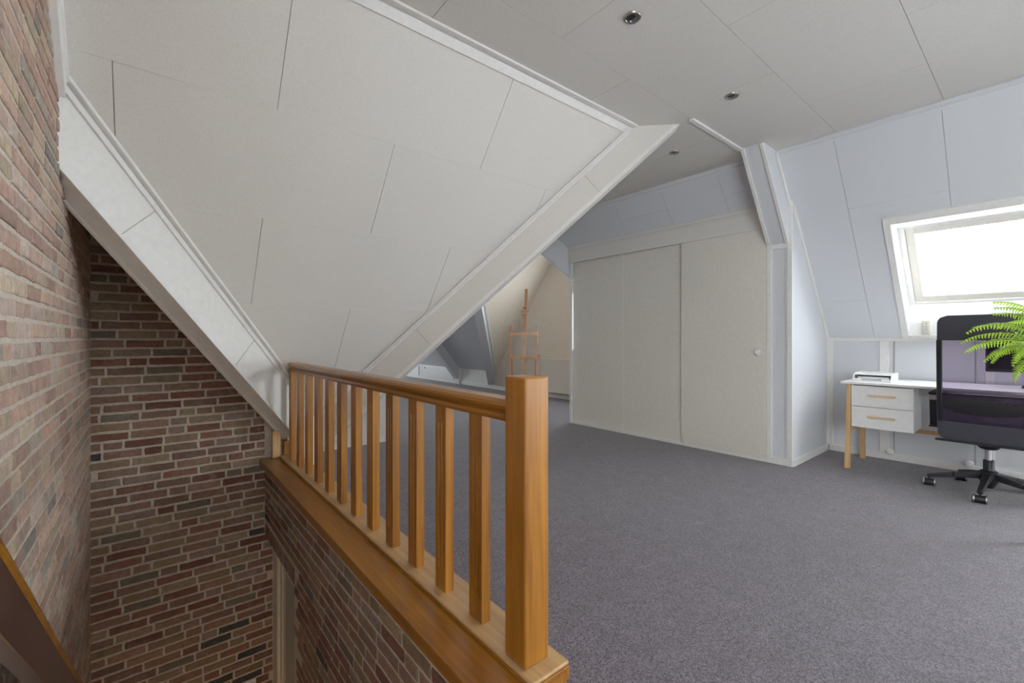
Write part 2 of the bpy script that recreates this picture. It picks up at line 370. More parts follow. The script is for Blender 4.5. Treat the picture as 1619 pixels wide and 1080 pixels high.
# ---------------------------------------------------------------- brick walls (relief modelled brick by brick)
PAL = [((.36, .18, .125), 5), ((.44, .265, .19), 6), ((.28, .13, .09), 4.5), ((.39, .27, .17), 4), ((.44, .33, .22), 3),
       ((.27, .23, .18), 2), ((.35, .215, .165), 5), ((.10, .095, .095), .6), ((.41, .30, .25), 3)]
cum = sum(c[1] for c in PAL)
def bcol(rnd):
    r = rnd.random() * cum
    for c, k in PAL:
        r -= k
        if r <= 0: break
    g = rnd.uniform(.85, 1.15) * LIGHT_TINT[1]; c = [x * (1 - LIGHT_TINT[0]) + y * LIGHT_TINT[0] for x, y in zip(c, (.52, .45, .38))]; return (c[0] * g, c[1] * g, c[2] * g, 1)
LIGHT_TINT = [0, .72]    # light or shade on a wall, put into its brick colour: pale mix, gain
def brick(mb, P, a0, a1, b0, b1, rnd, proud=.0042):
    """P(a, b, d) -> 3d point; d is depth out of the wall"""
    w, h = a1 - a0, b1 - b0
    n = 4 if w > .12 else 2
    ring = []
    def j(s): return rnd.uniform(-s, s)
    for i in range(n + 1): ring.append((a0 + w * i / n + (j(.003) if 0 < i < n else j(.002)), b0 + j(.0022)))
    ring.append((a1 + j(.0025), b0 + h / 2 + j(.004)))
    for i in range(n + 1): ring.append((a1 - w * i / n + (j(.003) if 0 < i < n else j(.002)), b1 + j(.0022)))
    ring.append((a0 + j(.0025), b0 + h / 2 + j(.004)))
    ca, cb = (a0 + a1) / 2, (b0 + b1) / 2
    pr = proud + j(.0022)
    def ins(p, e): return (p[0] - math.copysign(min(e, w / 4), p[0] - ca) * (1 if abs(p[0] - ca) > w * .35 else 0), p[1] - math.copysign(e, p[1] - cb) * (1 if abs(p[1] - cb) > h * .3 else 0))
    tl = j(.002)
    vs = [P(a, b, -.004) for a, b in ring] + [P(*ins(p, .0015), pr * .6) for p in ring] + [P(*ins(p, .006), pr + tl * (p[0] - ca) / w) for p in ring]
    m = len(ring)
    fs = [(k * m + i, k * m + (i + 1) % m, (k + 1) * m + (i + 1) % m, (k + 1) * m + i) for k in range(2) for i in range(m)] + [tuple(range(2 * m, 3 * m))]
    mb.add(vs, fs, bcol(rnd))
PITCH = .0575
def courses(mb, P, A0, A1, Z0, Z1, ok, seed, soldier=None):
    rnd = random.Random(seed)
    j0 = math.floor(Z0 / PITCH)
    for jx in range(j0, math.ceil(Z1 / PITCH)):
        b0 = jx * PITCH; b1 = b0 + PITCH - .0125
        if b0 < Z0 - .001 or b1 > Z1 + .02: continue
        a = A0 - rnd.uniform(0, .17)
        while a < A1:
            L = rnd.choice((.186, .182, .186, .178, .186, .086))
            c, d = max(a, A0 + .002), min(a + L, A1 - .002)
            if d - c > .03:
                # cut against openings
                if ok((c + d) / 2, (b0 + b1) / 2) and ok(c + .01, b0) and ok(d - .01, b0): brick(mb, P, c, d, b0, b1, rnd)
            a += L + .0115
XL, YB, XR = -.277, 3.68, .66
# left wall
LIGHT_TINT[:] = [.38, 1.15]  # daylight on this wall painted in as paler bricks
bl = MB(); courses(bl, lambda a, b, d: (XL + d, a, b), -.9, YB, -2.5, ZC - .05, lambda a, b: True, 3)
wl = MB().box(-.4, XL, YS, -2.85, -2.6, ZC + .05).box(-.4, XL, -.92, YB + .1, -2.6, ZC + .05).box(-.4, XL, -2.85, -.92, -2.6, .6).box(-.4, XL, -2.85, -.92, 2.4, ZC + .05).build('wall_left', M['mortar'], kind='structure')
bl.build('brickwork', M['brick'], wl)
# back wall of the stairwell
LIGHT_TINT[:] = [0, .72]  # stairwell shade put into a darker brick colour
bb = MB(); PB = lambda a, b, d: (a, YB - d, b)
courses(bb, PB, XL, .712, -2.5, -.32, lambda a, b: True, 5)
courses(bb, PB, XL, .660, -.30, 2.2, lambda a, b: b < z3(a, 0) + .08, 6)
bw = MB(); bw.prism([(-.4, YB, -2.6), (.80, YB, -2.6), (.80, YB, .82), (-.4, YB, z3(-.4, 0))], (0, .13, 0))
wb = bw.build('wall_back', M['mortar'], kind='structure'); bb.build('brickwork', M['brick'], wb)
# parapet wall under the balustrade with the doorway
DY0, DZ = 2.82, -.30
br = MB(); okr = lambda a, b: not (a > DY0 - .0 and b < DZ + .11)
P3 = lambda a, b, d: (XR - d, a, b)
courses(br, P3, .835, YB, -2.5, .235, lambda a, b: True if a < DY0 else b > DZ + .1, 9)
rnd = random.Random(4); a = DY0 - .01
while a < YB - .05:
    brick(br, P3, a, a + .044, DZ + .002, DZ + .098, rnd); a += .0555
bw = MB(); bw.box(XR, .80, .83, DY0, -2.6, .25); bw.box(XR, .80, DY0, YB, DZ, .25)
wr = bw.build('wall_right', M['mortar'], kind='structure'); br.build('brickwork', M['brick'], wr)
# near side of the void
MB().box(-.4, .8, .66, .80, -2.6, -.3).build('wall_stair_front', M['paint'], kind='structure')

# ---------------------------------------------------------------- other walls
def wall(name, mb, m=None): return mb.build(name, m or M['panel'], kind='structure')
# south wall with a big window
b = MB(); b.box(-.4, 6.2, YS - .15, YS, 0, ZC)
wall('wall_south', b, M['paint'])
b = MB(); b.box(.8, 2.6, YN, YN + .15, 0, ZC); b.box(4.6, 6.2, YN, YN + .15, 0, ZC); b.box(2.6, 4.6, YN, YN + .15, 0, .55); b.box(2.6, 4.6, YN, YN + .15, 2.05, ZC)
wall('wall_north', b, M['paint'])
# knee wall behind the desk
KY0, KY1, KZ0, KZ1 = -2.80, -.80, .08, 1.06
b = MB(); b.box(XK, XK + .08, YS, KY0, 0, z4(XK, 0) + .02); b.box(XK, XK + .08, KY1, 1.49, 0, z4(XK, 0) + .02); b.box(XK, XK + .08, KY0, KY1, 0, KZ0); b.box(XK, XK + .08, KY0, KY1, KZ1, z4(XK, 0) + .02); kw = wall('wall_desk', b, M['panel_cool'])
# knee wall further along, with the gable wall and its window
GZ0, GZ1, GY0, GY1 = .93, 1.99, 4.5, 5.63
b = MB()
b.box(XG, XG + .15, 1.49, 2.54, 0, z4(XG, 0) + .02); b.box(XG, XG + .15, 7.95, YN, 0, z4(XG, 0) + .02)
wall('wall_east', b, M['paint'])
b = MB(); b.prism([(XG, 2.54, 0), (XG, GY0, 0), (XG, GY0, ZC), (XG, 4.47, ZC), (XG, 2.54, .395)], (.15, 0, 0))
b.prism([(XG, GY1, 0), (XG, 7.95, 0), (XG, 7.95, .395), (XG, 6.02, ZC), (XG, GY1, ZC)], (.15, 0, 0))
b.box(XG, XG + .15, GY0, GY1, 0, GZ0); b.box(XG, XG + .15, GY0, GY1, GZ1, ZC)
wall('wall_gable', b, M['cream'])
# partition across the stairs side, west knee wall, small pier at the tip of the valleys
b = MB(); b.prism([(.9, 4.70, 0), (2.17, 4.70, 0), (2.17, 4.70, z2(2.17, 0)), (.9, 4.70, z2(.9, 0))], (0, .08, 0)); wall('wall_partition', b, M['panel'])
b = MB(); b.box(.8, .98, 3.81, YN, 0, .5); b.box(.80, .99, 3.62, 3.81, 0, .55); b.box(.75, .985, 3.82, 4.1, .3, 1.2); wall('wall_west', b, M['cream'])
# side wall by the desk + post
b = MB(); b.prism([(4.43, 1.46, 0), (XK, 1.46, 0), (XK, 1.46, z4(XK, 0)), (4.43, 1.46, z4(4.43, 0))], (0, .05, 0))
b.box(4.44, 4.50, 1.49, 1.66, 0, 2.04)
wall('wall_side', b, M['panel_cool'])

# ---------------------------------------------------------------- beams
s2 = math.sqrt(.5)
b = MB()
xe = .90
b.prism([(2.82, 1.99, ZC), (2.82 + .3 / K1, 1.99 - .3 / K1, ZC), (xe, 4.81 - xe, z2(xe, 0) - .3), (xe, 4.81 - xe, z2(xe, 0))], (.13 * s2, .13 * s2, 0))
b.build('beam_valley_right', M['panel'], kind='structure')
b = MB(); xb = 1.0
zl = lambda x: z1(0, x + 2.73)
b.prism([(XL, XL + 2.73, zl(XL)), (xb, xb + 2.73, zl(xb)), (xb, xb + 2.73, zl(xb) - .34), (XL, XL + 2.73, zl(XL) - .34)], (-.13 * s2, .13 * s2, 0))
b.build('beam_valley_left', M['paint'], kind='structure')
# strips on the valley beams
def along(f0, x0, x1, w, h, off, up):
    p0, p1 = Vector(f0(x0)), Vector(f0(x1)); return MB().bar(p0 + Vector(off), p1 + Vector(off), w, h, up)
rv = lambda x: (x, 4.81 - x, z2(x, 0))
lv = lambda x: (x, x + 2.73, zl(x))
nR = Vector((-s2, -s2, 0)); nL = Vector((s2, -s2, 0))
def strip(fn, x0, x1, dz, hz, out, dep, m=None):
    """a flat moulding on a vertical beam face: dz below the valley line, hz high (vertical), standing dep proud"""
    a, c = Vector(fn(x0)), Vector(fn(x1)); Z = Vector((0, 0, 1))
    mb = MB(); mb.prism([a - Z * dz, c - Z * dz, c - Z * (dz + hz), a - Z * (dz + hz)], out * dep); return trim(mb, m)
strip(rv, 2.80, 1.0, .0, .035, nR, .012); strip(rv, 2.80, 1.0, -.012, .02, nR, .03)
strip(rv, 3.03, 1.0, .262, .040, nR, .010); strip(rv, 3.04, 1.0, .285, .018, nR, .022)
strip(lv, XL, .93, -.005, .035, nL, .012); strip(lv, XL, .93, .335, .02, nL, .010)
strip(lv, XL, .93, -.03, .02, nL, .035)
# inner underside strip of left beam
a0, a1 = Vector(lv(XL)), Vector(lv(.80)); off = Vector((-s2 * .115, s2 * .115, -.34))
trim(MB().bar(a0 + off, a1 + off, .02, .014))
# seam lines on beam faces (panel joints) as fine grooves
def seam(p0, p1, w=.003, out=(0, 0, 0)): 
    mb = MB(); mb.bar(Vector(p0) + Vector(out), Vector(p1) + Vector(out), w, .0015, out); return mb.build('trim_seam', M['seam'], kind='structure')
for x in (2.55, 1.62, 1.2):
    p = Vector(rv(x)); d = Vector((.17, -.17, 0)); q = p + Vector((.096, -.096, -.153)); p = p + d * .08 - Vector((0, 0, .022))
    seam(p, q, .003, nR * .0012)
for x in (.02, .52):
    p = Vector(lv(x)) + Vector((0, 0, -.03)); q = Vector(lv(x - .12)) + Vector((0, 0, -.335)); seam(p, q, .003, nL * .0012)
# rim at left brick wall under S1
b = MB(); b.prism([(XL + .001, 1.99, ZC), (XL + .001, 2.45, z1(0, 2.45)), (XL + .001, 2.42, z1(0, 2.42) - .13), (XL + .001, 1.93, ZC - .07), (XL + .001, 1.93, ZC)], (.026, 0, 0)); trim(b, M['paint'])
b = MB(); b.bar((XL + .030, 1.99, ZC - .006), (XL + .030, 2.455, z1(0, 2.455) - .006), .010, .014); trim(b)
# S1/ceiling junction moulding
b = MB(); b.bar((XL, 2.012, z1(0, 2.012) - .006), (2.80, 2.012, z1(0, 2.012) - .006), .05, .012, (0, K1, 1)); trim(b)
b = MB(); b.bar((XL, 1.975, ZC - .006), (2.83, 1.975, ZC - .006), .035, .014); trim(b)
# ceiling / desk slope junction
b = MB(); b.bar((XE + .006, YS, ZC - .012), (XE + .006, 1.47, ZC - .012), .02, .02, (-1, 0, 1)); b.bar((XE + .03, YS, z4(XE + .03, 0) - .004), (XE + .03, 1.47, z4(XE + .03, 0) - .004), .022, .010, (K4, 0, 1)); trim(b, M['panel_cool'])
b = MB(); b.bar((XE + .03, 1.66, z4(XE + .03, 0) - .006), (XE + .03, 8, z4(XE + .03, 0) - .006), .03, .014, (K4, 0, 1)); trim(b, M['panel_cool'])
# white strip on the ceiling from valley tip to rafter
b = MB(); b.box(3.05, 3.87, 1.64, 1.675, ZC - .014, ZC + .002); trim(b)
# rafter beam beside the desk bay: follows the slope, .26 m deep
xa = XE - .26; zb0 = ZC
xp = 4.42
b = MB(); b.prism([(XE - .255, 1.48, ZC), (XE + .02, 1.48, ZC), (4.50, 1.48, z4(4.50, 0)), (4.50, 1.48, 1.99), (xp, 1.48, ZC - K4 * (xp - XE + .255) * 1.09)], (0, .18, 0))
b.build('beam_rafter', M['panel_cool'], bevel=.003, kind='structure')
rb = lambda x: ZC - K4 * (x - XE + .255) * 1.09
for y in (1.495, 1.645):
    b = MB(); b.bar((XE - .255 - .004, y, ZC - .004), (xp - .004, y, rb(xp) - .006), .028, .012, (-1, 0, -1)); trim(b)
b = MB(); b.bar((XE - .002, 1.472, z4(XE - .002, 0) - .022), (4.45, 1.472, z4(4.45, 0) - .03), .012, .035, (1, 0, 1)); trim(b)
# post framing (recessed panel)
px = 4.425
for y0, y1 in ((1.455, 1.495), (1.625, 1.665)):
    trim(MB().box(px, px + .02, y0, y1, 0, 2.39 if y0 < 1.5 else 2.02))
trim(MB().box(px + .001, px + .02, 1.495, 1.625, 1.965, 2.02)); trim(MB().box(px + .001, px + .02, 1.495, 1.625, .0, .06))
trim(MB().box(px + .015, px + .03, 1.495, 1.625, 1.145, 1.150))
b = MB(); b.bar((4.44, 1.452, z4(4.44, 0) - .02), (XK, 1.452, z4(XK, 0) - .02), .016, .03, (1, 0, 1)); trim(b)
trim(MB().box(XK - .03, XK, 1.444, 1.46, 0, 1.16)); trim(MB().box(XK - .014, XK, 1.41, 1.46, 0, 1.16))
# knee wall top ledge, vertical battens
b = MB(); b.box(XK - .012, XK, YS, 1.46, 1.125, 1.155); trim(b)
for y in (1.00,): trim(MB().box(XK - .018, XK, y - .035, y + .035, 0.06, 1.125))
for y in (.93, .40): trim(MB().box(XK - .006, XK, y - .004, y + .004, .07, 1.12), M['seam'])
trim(MB().box(XK - .018, XK, .29, .34, .06, 1.125))
MB().box(XK - .016, XK, KY1, 1.46, 0, .065).build('baseboard_desk', M['paint'], bevel=.003, kind='structure')
MB().box(4.44, XK, 1.444, 1.46, 0, .065).build('baseboard_side', M['paint'], bevel=.003, kind='structure')
MB().box(XG - .016, XG, 2.6, YN, 0, .075).build('baseboard_east', M['paint'], bevel=.003, kind='structure')
MB().box(.99, 2.17, 4.684, 4.70, 0, .055).build('baseboard_partition', M['paint'], bevel=.003, kind='structure')

# far rafters beyond the stairs
def far_beam(name, pts, th, m=None): MB().prism(pts, th).build(name, m or M['panel_cool'], bevel=.003, kind='structure')
# valley beam, north side of the gable wing: plane X-Y=-1.9
nb = lambda x: (x, x + 1.90, ZC - K4 * (x - XE))
p0, p1 = nb(XE), nb(XG)
Zv = Vector((0, 0, 1))
far_beam('beam_valley_north', [Vector(p0), Vector(p1), Vector(p1) - Zv * .30, Vector((XE - .25, XE + 1.65, ZC))], (-.12, .12, 0), M['panel_cool'])
b = MB().bar(Vector(p0) + Vector((.02, -.02, -.05)), Vector(p1) + Vector((.02, -.02, -.05)), .03, .05); trim(b, M['paint'])
# valley beam, south side (over the end of the wardrobe): plane X+Y=8.59
sb = lambda x: (x, 8.59 - x, ZC - K4 * (x - XE))
q0, q1 = sb(XE), sb(4.62)
far_beam('beam_valley_south', [Vector(q0), Vector(q1), Vector(q1) - Zv * .38, Vector(q0) + Vector((-.31, .31, 0))], (.10, .10, 0), M['panel_cool'])
# plain rafter on the far slope, perpendicular to the ridge
yr = 9.45
far_beam('beam_rafter_far', [(XE - .25, yr, ZC), (XE, yr, ZC), (XG, yr, z4(XG, 0)), (XG, yr, .12), (XG - .06, yr, .13)], (0, .18, 0))
trim(MB().box(XG - .05, XG, 9.38, 9.45, 0, .40))
# knee-wall top rail and hatch doors with knobs
trim(MB().box(XG - .014, XG, 8.0, YN, z4(XG, 0) - .03, z4(XG, 0)))
for i, (y0, y1) in enumerate(((9.72, 11.35), (11.6, 12.25), (12.35, 13.4))):
    d = MB().box(XG - .024, XG - .002, y0, y1, .085, z4(XG, 0) - .03).build('door_%d' % (i + 2), M['white'], bevel=.002, kind='structure')
    MB().lathe([(.018, 0), (.018, .012), (.03, .02), (.032, .034), (.022, .042), (0.001, .044)], (XG - .024, y1 - .14, .33), 0, 16, Matrix.Scale(-1, 3, (1, 0, 0))).build('door_knob', M['white'], d, smooth=True)
# low knee hatch behind the desk, with two white floor clips
for y in (.95, .43):
    MB().lathe([(.012, 0), (.012, .02), (.028, .028), (.030, .045), (.02, .055), (.001, .056)], (XK - .016, y, .085), 0, 16, Matrix.Scale(-1, 3, (1, 0, 0))).build('wall_knob', M['white'], kw, smooth=True)

# ---------------------------------------------------------------- skylight (window_1)
na = Vector((K4, 0, 1)).normalized()          # outward normal of the slope
sl = Vector((1, 0, -K4)).normalized()         # down the slope
top = Vector((SX0, 0, z4(SX0, 0))); bot = Vector((SX1, 0, z4(SX1, 0)))
OFF = .30   # vertical distance from the slope up to the window plane
zw = lambda x: z4(x, 0) + OFF
wx0 = SX0 + OFF / K4; zt = z4(SX0, 0); zb = z4(SX1, 0)   # lining: horizontal head, vertical sill
def skylight(wname, Y0_, Y1_):
    win = MB()
    t = .02
    # side linings
    for y0, y1 in ((Y1_ - .004, Y1_ + t), (Y0_ - t, Y0_ + .004)):
        win.prism([(SX0, y0, zt), (SX1, y0, zb), (SX1 + .02, y0, zw(SX1) + .06), (wx0, y0, zt + .05)], (0, y1 - y0, 0))
    win.box(SX0, wx0 + .03, Y0_, Y1_, zt - .004, zt + t)
    win.box(SX1 - .004, SX1 + t, Y0_, Y1_, zb, zw(SX1) + .02)
    w1 = win.build(wname, M['white'], kind='structure')
    # architrave on the slope
    def slope_pt(x, y, o=0): return Vector((x, y, z4(x, 0))) - na * o
    b = MB()
    for (xa_, xb_, ya, yb) in ((SX0 - .038, SX0, Y0_ - .045, Y1_ + .045), (SX1, SX1 + .02, Y0_ - .045, Y1_ + .045), (SX0, SX1, Y1_, Y1_ + .045), (SX0, SX1, Y0_ - .045, Y0_)):
        b.prism([slope_pt(xa_, ya), slope_pt(xb_, ya), slope_pt(xb_, yb), slope_pt(xa_, yb)], -na * .014)
    b.build('architrave', M['paint'], w1)
    # frame and sash in the window plane
    def frame(mb, x0, x1, y0, y1, wd, lift, th):
        def p(x, y): return Vector((x, y, zw(x))) + na * lift
        kx = wd / math.sqrt(1 + K4 * K4)
        for a_, b_, c_, d_ in ((x0, x1, y0, y0 + wd), (x0, x1, y1 - wd, y1), (x0, x0 + kx, y0 + wd, y1 - wd), (x1 - kx, x1, y0 + wd, y1 - wd)):
            mb.prism([p(a_, c_), p(b_, c_), p(b_, d_), p(a_, d_)], na * th)
    WX0, WX1 = wx0 - .02, SX1 + .03
    fm = MB(); frame(fm, WX0, WX1, Y0_, Y1_, .045, -.02, .07); fm.build('window_frame', M['paint'], w1, bevel=.004)
    fm = MB(); frame(fm, WX0 + .03, WX1 - .028, Y0_ + .045, Y1_ - .045, .06, -.005, .05); sash = fm.build('sash', M['door'], w1, bevel=.006)
    fm = MB(); p = lambda x, y: Vector((x, y, zw(x))) + na * .02
    fm.prism([p(WX0 + .03, Y0_ + .05), p(WX1 - .03, Y0_ + .05), p(WX1 - .03, Y1_ - .05), p(WX0 + .03, Y1_ - .05)], na * .006); fm.build('pane', M['glass'], sash)

skylight('window_1', SY0, SY1)
skylight('window_added_6', -2.80, -.80)  # unseen skylight, added to throw more light into the room
# remote control holder on the sill lining
rc = empty('remote_control', (SX1 - .001, .70, zb + .03), 'small white remote control in its wall holder, below the skylight', 'remote control')
MB().box(SX1 - .022, SX1, .672, .728, zb + .005, zb + .125).part('holder', M['socket'], rc, bevel=.006)
for i in range(3): MB().lathe([(.007, 0), (.007, .003), (.001, .004)], (SX1 - .0225, .70, zb + .045 + .026 * i), 0, 12, Matrix.Scale(-1, 3, (1, 0, 0))).part('button', M['seam'], rc, smooth=True)

# other windows: the gable one, and unseen ones added for daylight
def flat_window(name, axis, pos, a0, a1, z0, z1_, mull, m=None):
    b = MB(); t = .05
    def bx(a, c, z, zz):
        if axis == 'y': b.box(a, c, pos - .03, pos + .03, z, zz)
        else: b.box(pos - .03, pos + .03, a, c, z, zz)
    bx(a0, a1, z0, z0 + t); bx(a0, a1, z1_ - t, z1_); bx(a0, a0 + t, z0 + t, z1_ - t); bx(a1 - t, a1, z0 + t, z1_ - t)
    for k in range(1, mull): c = a0 + (a1 - a0) * k / mull; bx(c - t / 2, c + t / 2, z0 + t, z1_ - t)
    o = b.build(name, M['white'], bevel=.004, kind='structure')
    g = MB(); g.box(a0 + t, a1 - t, pos - .003, pos + .003, z0 + t, z1_ - t) if axis == 'y' else g.box(pos - .003, pos + .003, a0 + t, a1 - t, z0 + t, z1_ - t)
    g.build('pane', M['glass'], o)
    return o
flat_window('window_2', 'x', XG + .09, GY0, GY1, GZ0, GZ1, 1)
flat_window('window_added_7', 'x', XK + .05, KY0, KY1, KZ0, KZ1, 2)  # unseen knee window, added for low light on the left wall
flat_window('window_added_5', 'x', XL - .09, -2.85, -.92, .6, 2.4, 2)  # unseen west window, added to brighten the wardrobe front
flat_window('window_added_4', 'y', YN + .09, 2.6, 4.6, .55, 2.05, 2)  # unseen north window, added to light the far end
trim(MB().box(XG - .03, XG + .02, GY0 - .03, GY1 + .03, GZ0 - .03, GZ0))

# ---------------------------------------------------------------- lower door in the stairwell
d1 = MB(); d1.box(.715, .765, 3.55, 3.68, -2.5, DZ); d1.box(.715, .765, DY0, DY0 + .07, -2.5, DZ); d1.box(.715, .765, DY0 + .07, 3.55, DZ - .07, DZ)
d1.box(.735, .765, 3.49, 3.55, -2.5, DZ - .07)
do = d1.build('door_1', M['socket'], bevel=.004, kind='structure')
MB().box(.742, .772, DY0 + .07, 3.49, -2.49, DZ - .075).build('door_panel', M['door'], do, bevel=.003)
MB().box(.738, .742, DY0 + .20, 3.40, -2.3, DZ - .2).build('door_glazing', mat('reeded_glass', (.45, .5, .48), .25), do)
MB().box(.715, .735, DY0 + .075, DY0 + .10, -1.05, -.82).build('door_hinge', M['silver'], do, bevel=.003)


# ================================================================ THINGS
# ---------------------------------------------------------------- balustrade
BX = .79
bal = empty('balustrade', (BX, 2.2, .25), 'oak balustrade with flat slats, moulded handrail and square newel, on the brick parapet', 'balustrade')
b = MB(); b.box(.622, .740, .816, 3.675, .238, .268); b.box(.622, .64, .816, 3.675, .222, .24); b.box(.738, .872, .816, 3.60, .238, .275); b.part('ledge', M['oak_y'], bal, bevel=.004)['label'] = 'varnished lower oak ledge'
b = MB(); b.box(.738, .871, .818, 3.60, .2752, .286); b.part('base_board', M['oak_pale'], bal, bevel=.004)['label'] = 'paler raised base board under the slats'
MB().box(.80, .866, .822, 3.60, .10, .237).part('fascia_board', M['oak_y'], bal, bevel=.003)
b = MB(); b.box(.752, .838, .862, .948, .286, 1.048); b.part('newel_post', M['oak'], bal, bevel=.006)
prof = [(-.022, 0), (.022, 0), (.026, .010), (.024, .020), (.017, .026), (.019, .031), (.032, .036), (.036, .044), (.034, .054), (.025, .062), (-.025, .062), (-.034, .054), (-.036, .044), (-.032, .036), (-.019, .031), (-.017, .026), (-.024, .020), (-.026, .010)]
MB().sweep(prof, (BX, .948, .918), (BX, 3.535, .918), (1, 0, 0), (0, 0, 1)).part('handrail', M['oak_y'], bal)
zbeam = lambda x, y: zl((x + y - 2.73) / 2) - .345
for k in range(13):
    y0 = 1.086 + .21 * k; y1 = y0 + .068
    zt_ = .918
    if k >= 12: zt_ = min(zt_, zbeam(BX, y1))
    mb = MB(); xa_, xb_ = .774, .806
    # two shallow grooves in each broad face
    g = .004; yy = [y0, y0 + .020, y0 + .0215, y0 + .025, y0 + .0265, y0 + .0415, y0 + .043, y0 + .0465, y0 + .048, y1]
    dd = [0, 0, g, g, 0, 0, g, g, 0, 0]
    mid0, mid1 = .36, min(.86, zt_ - .03)
    mb.prism([(xa_ + d, y, mid0) for y, d in zip(yy, dd)] + [(xb_ - d, y, mid0) for y, d in list(zip(yy, dd))[::-1]], (0, 0, mid1 - mid0))
    mb.box(xa_, xb_, y0, y1, .286, mid0); mb.box(xa_, xb_, y0, y1, mid1, zt_)
    mb.part('baluster', M['oak'], bal)
MB().box(.700, .752, 3.618, 3.676, .268, .47).part('end_post', M['pine'], bal, bevel=.002)['label'] = 'short knotty pine end post against the brick wall'

# ---------------------------------------------------------------- stair handrail on the left brick wall
zr = lambda y: .812 - .81 * (y - 1.155)
rail = empty('stair_handrail', (-.22, 1.6, .45), 'sloping dark wooden stair handrail board with a golden top edge, on the left brick wall', 'handrail')
ya, yb = .35, 2.9
MB().prism([(-.232, ya, zr(ya) - .028), (-.232, yb, zr(yb) - .028), (-.232, yb, zr(yb) - .168), (-.232, ya, zr(ya) - .168)], (.030, 0, 0)).part('board', M['dark_wood'], rail, bevel=.004)
b = MB(); b.prism([(-.234, ya, zr(ya)), (-.234, yb, zr(yb)), (-.234, yb, zr(yb) - .032), (-.234, ya, zr(ya) - .032)], (.036, 0, 0))
b.part('top_edge', M['oak_y'], rail, bevel=.010, seg=3)['label'] = 'rounded golden oak top edge'
for y in (.7, 1.70, 2.6):
    z = zr(y) - .172
    mb = MB(); mb.tube([(XL + .004, y, z - .05), (XL + .02, y, z - .045), (-.225, y, z - .02), (-.217, y, z + .004)], .006, 10); mb.lathe([(.022, 0), (.022, .004), (.008, .009)], (XL + .008, y, z - .05), 0, 16)
    mb.box(-.226, -.208, y - .03, y + .03, z - .001, z + .004)
    mb.part('bracket', M['silver'], rail, smooth=True)

# ---------------------------------------------------------------- light switch
sw = empty('light_switch', (.56, YB - .01, -1.36), 'white light switch on the back brick wall beside the lower door', 'switch')
MB().box(.52, .60, YB - .016, YB - .005, -1.40, -1.32).part('plate', M['white'], sw, bevel=.003)
MB().box(.535, .585, YB - .021, YB - .014, -1.385, -1.335).part('rocker', M['white'], sw, bevel=.003)

# ---------------------------------------------------------------- sliding wardrobe
WX = 4.42
wd = empty('sliding_wardrobe', (WX, 2.9, 0), 'wide cream wardrobe with flat sliding doors, built in under the slope', 'wardrobe')
b = MB(); b.box(WX - .015, WX + .012, 1.668, 4.14, 2.17, 2.385); b.part('fascia', M['panel'], wd, bevel=.003)
b = MB(); b.box(WX - .030, WX - .012, 1.668, 4.14, 2.345, 2.372); b.box(WX - .022, WX - .012, 1.668, 4.14, 2.325, 2.345); b.part('cornice', M['panel'], wd, bevel=.003)
for i, (y0, y1, x0) in enumerate(((1.668, 2.515, WX), (2.50, 3.31, WX + .042), (3.30, 4.11, WX + .044))):
    d = MB().box(x0, x0 + .024, y0, y1, .03, 2.20).part('door', M['door'], wd, bevel=.002)
    if i == 0:
        MB().lathe([(.012, 0), (.012, .014), (.024, .020), (.028, .032), (.022, .042), (.001, .045)], (WX, 1.73, 1.02), 0, 20, Matrix.Scale(-1, 3, (1, 0, 0))).part('knob', M['white'], d, smooth=True)
        d['label'] = 'sliding door with a round white knob'
    if i == 2: MB().box(x0 - .003, x0 + .001, y0 - .006, y0 + .004, .03, 2.18).part('edge_strip', M['paint'], d)
MB().box(WX + .005, WX + .06, 1.668, 4.14, 0, .03).part('plinth', M['paint'], wd, bevel=.002)
MB().box(WX - .005, WX + .02, 4.11, 4.145, 0, 2.17).part('end_strip', M['paint'], wd, bevel=.002)
b = MB(); b.prism([(WX + .065, 4.11, 0), (XG, 4.11, 0), (XG, 4.11, .39), (WX + .065, 4.11, z4(WX + .065, 0))], (0, .03, 0)); b.build('wall_wardrobe_side', M['panel'], kind='structure')

# ---------------------------------------------------------------- ceiling spotlights
spots = [((1.86, 1.32), 'recessed ceiling spotlight nearest the camera, over the stairs side'), ((2.97, 1.33), 'recessed ceiling spotlight in the middle of the row, on the panel beside the white strip'), ((3.49, 2.05), 'farthest recessed ceiling spotlight, beyond the valley beam')]
def make_spot(loc):
    r = empty('ceiling_spotlight', (loc[0], loc[1], ZC), '', 'spotlight', group='recessed ceiling spotlights')
    Z = Matrix.Scale(-1, 3, (0, 0, 1))
    MB().lathe([(.028, -.004), (.028, .002), (.032, .006), (.041, .006), (.045, .001), (.045, -.004)], (loc[0], loc[1], ZC), 2, 32, Z).part('ring', M['steel'], r, smooth=True)
    T = Matrix.Rotation(R(18), 3, 'Y') @ Z
    MB().lathe([(.0265, -.004), (.0265, .007), (.021, .007), (.019, .001), (.001, .001)], (loc[0], loc[1], ZC), 2, 32, T).part('reflector', M['silver'], r, smooth=True)
    MB().lathe([(.031, -.002), (.031, .0035), (.001, .0035)], (loc[0], loc[1], ZC), 2, 32, Z).part('housing', M['black'], r, smooth=True)
    return r
sp0 = make_spot(spots[0][0]); sp0['label'] = spots[0][1]
for (xy, lab) in spots[1:]:
    c = sp0.copy(); COL.objects.link(c); c.location = (xy[0], xy[1], ZC); c['label'] = lab
    for ch in sp0.children:
        k = ch.copy(); COL.objects.link(k); k.parent = c

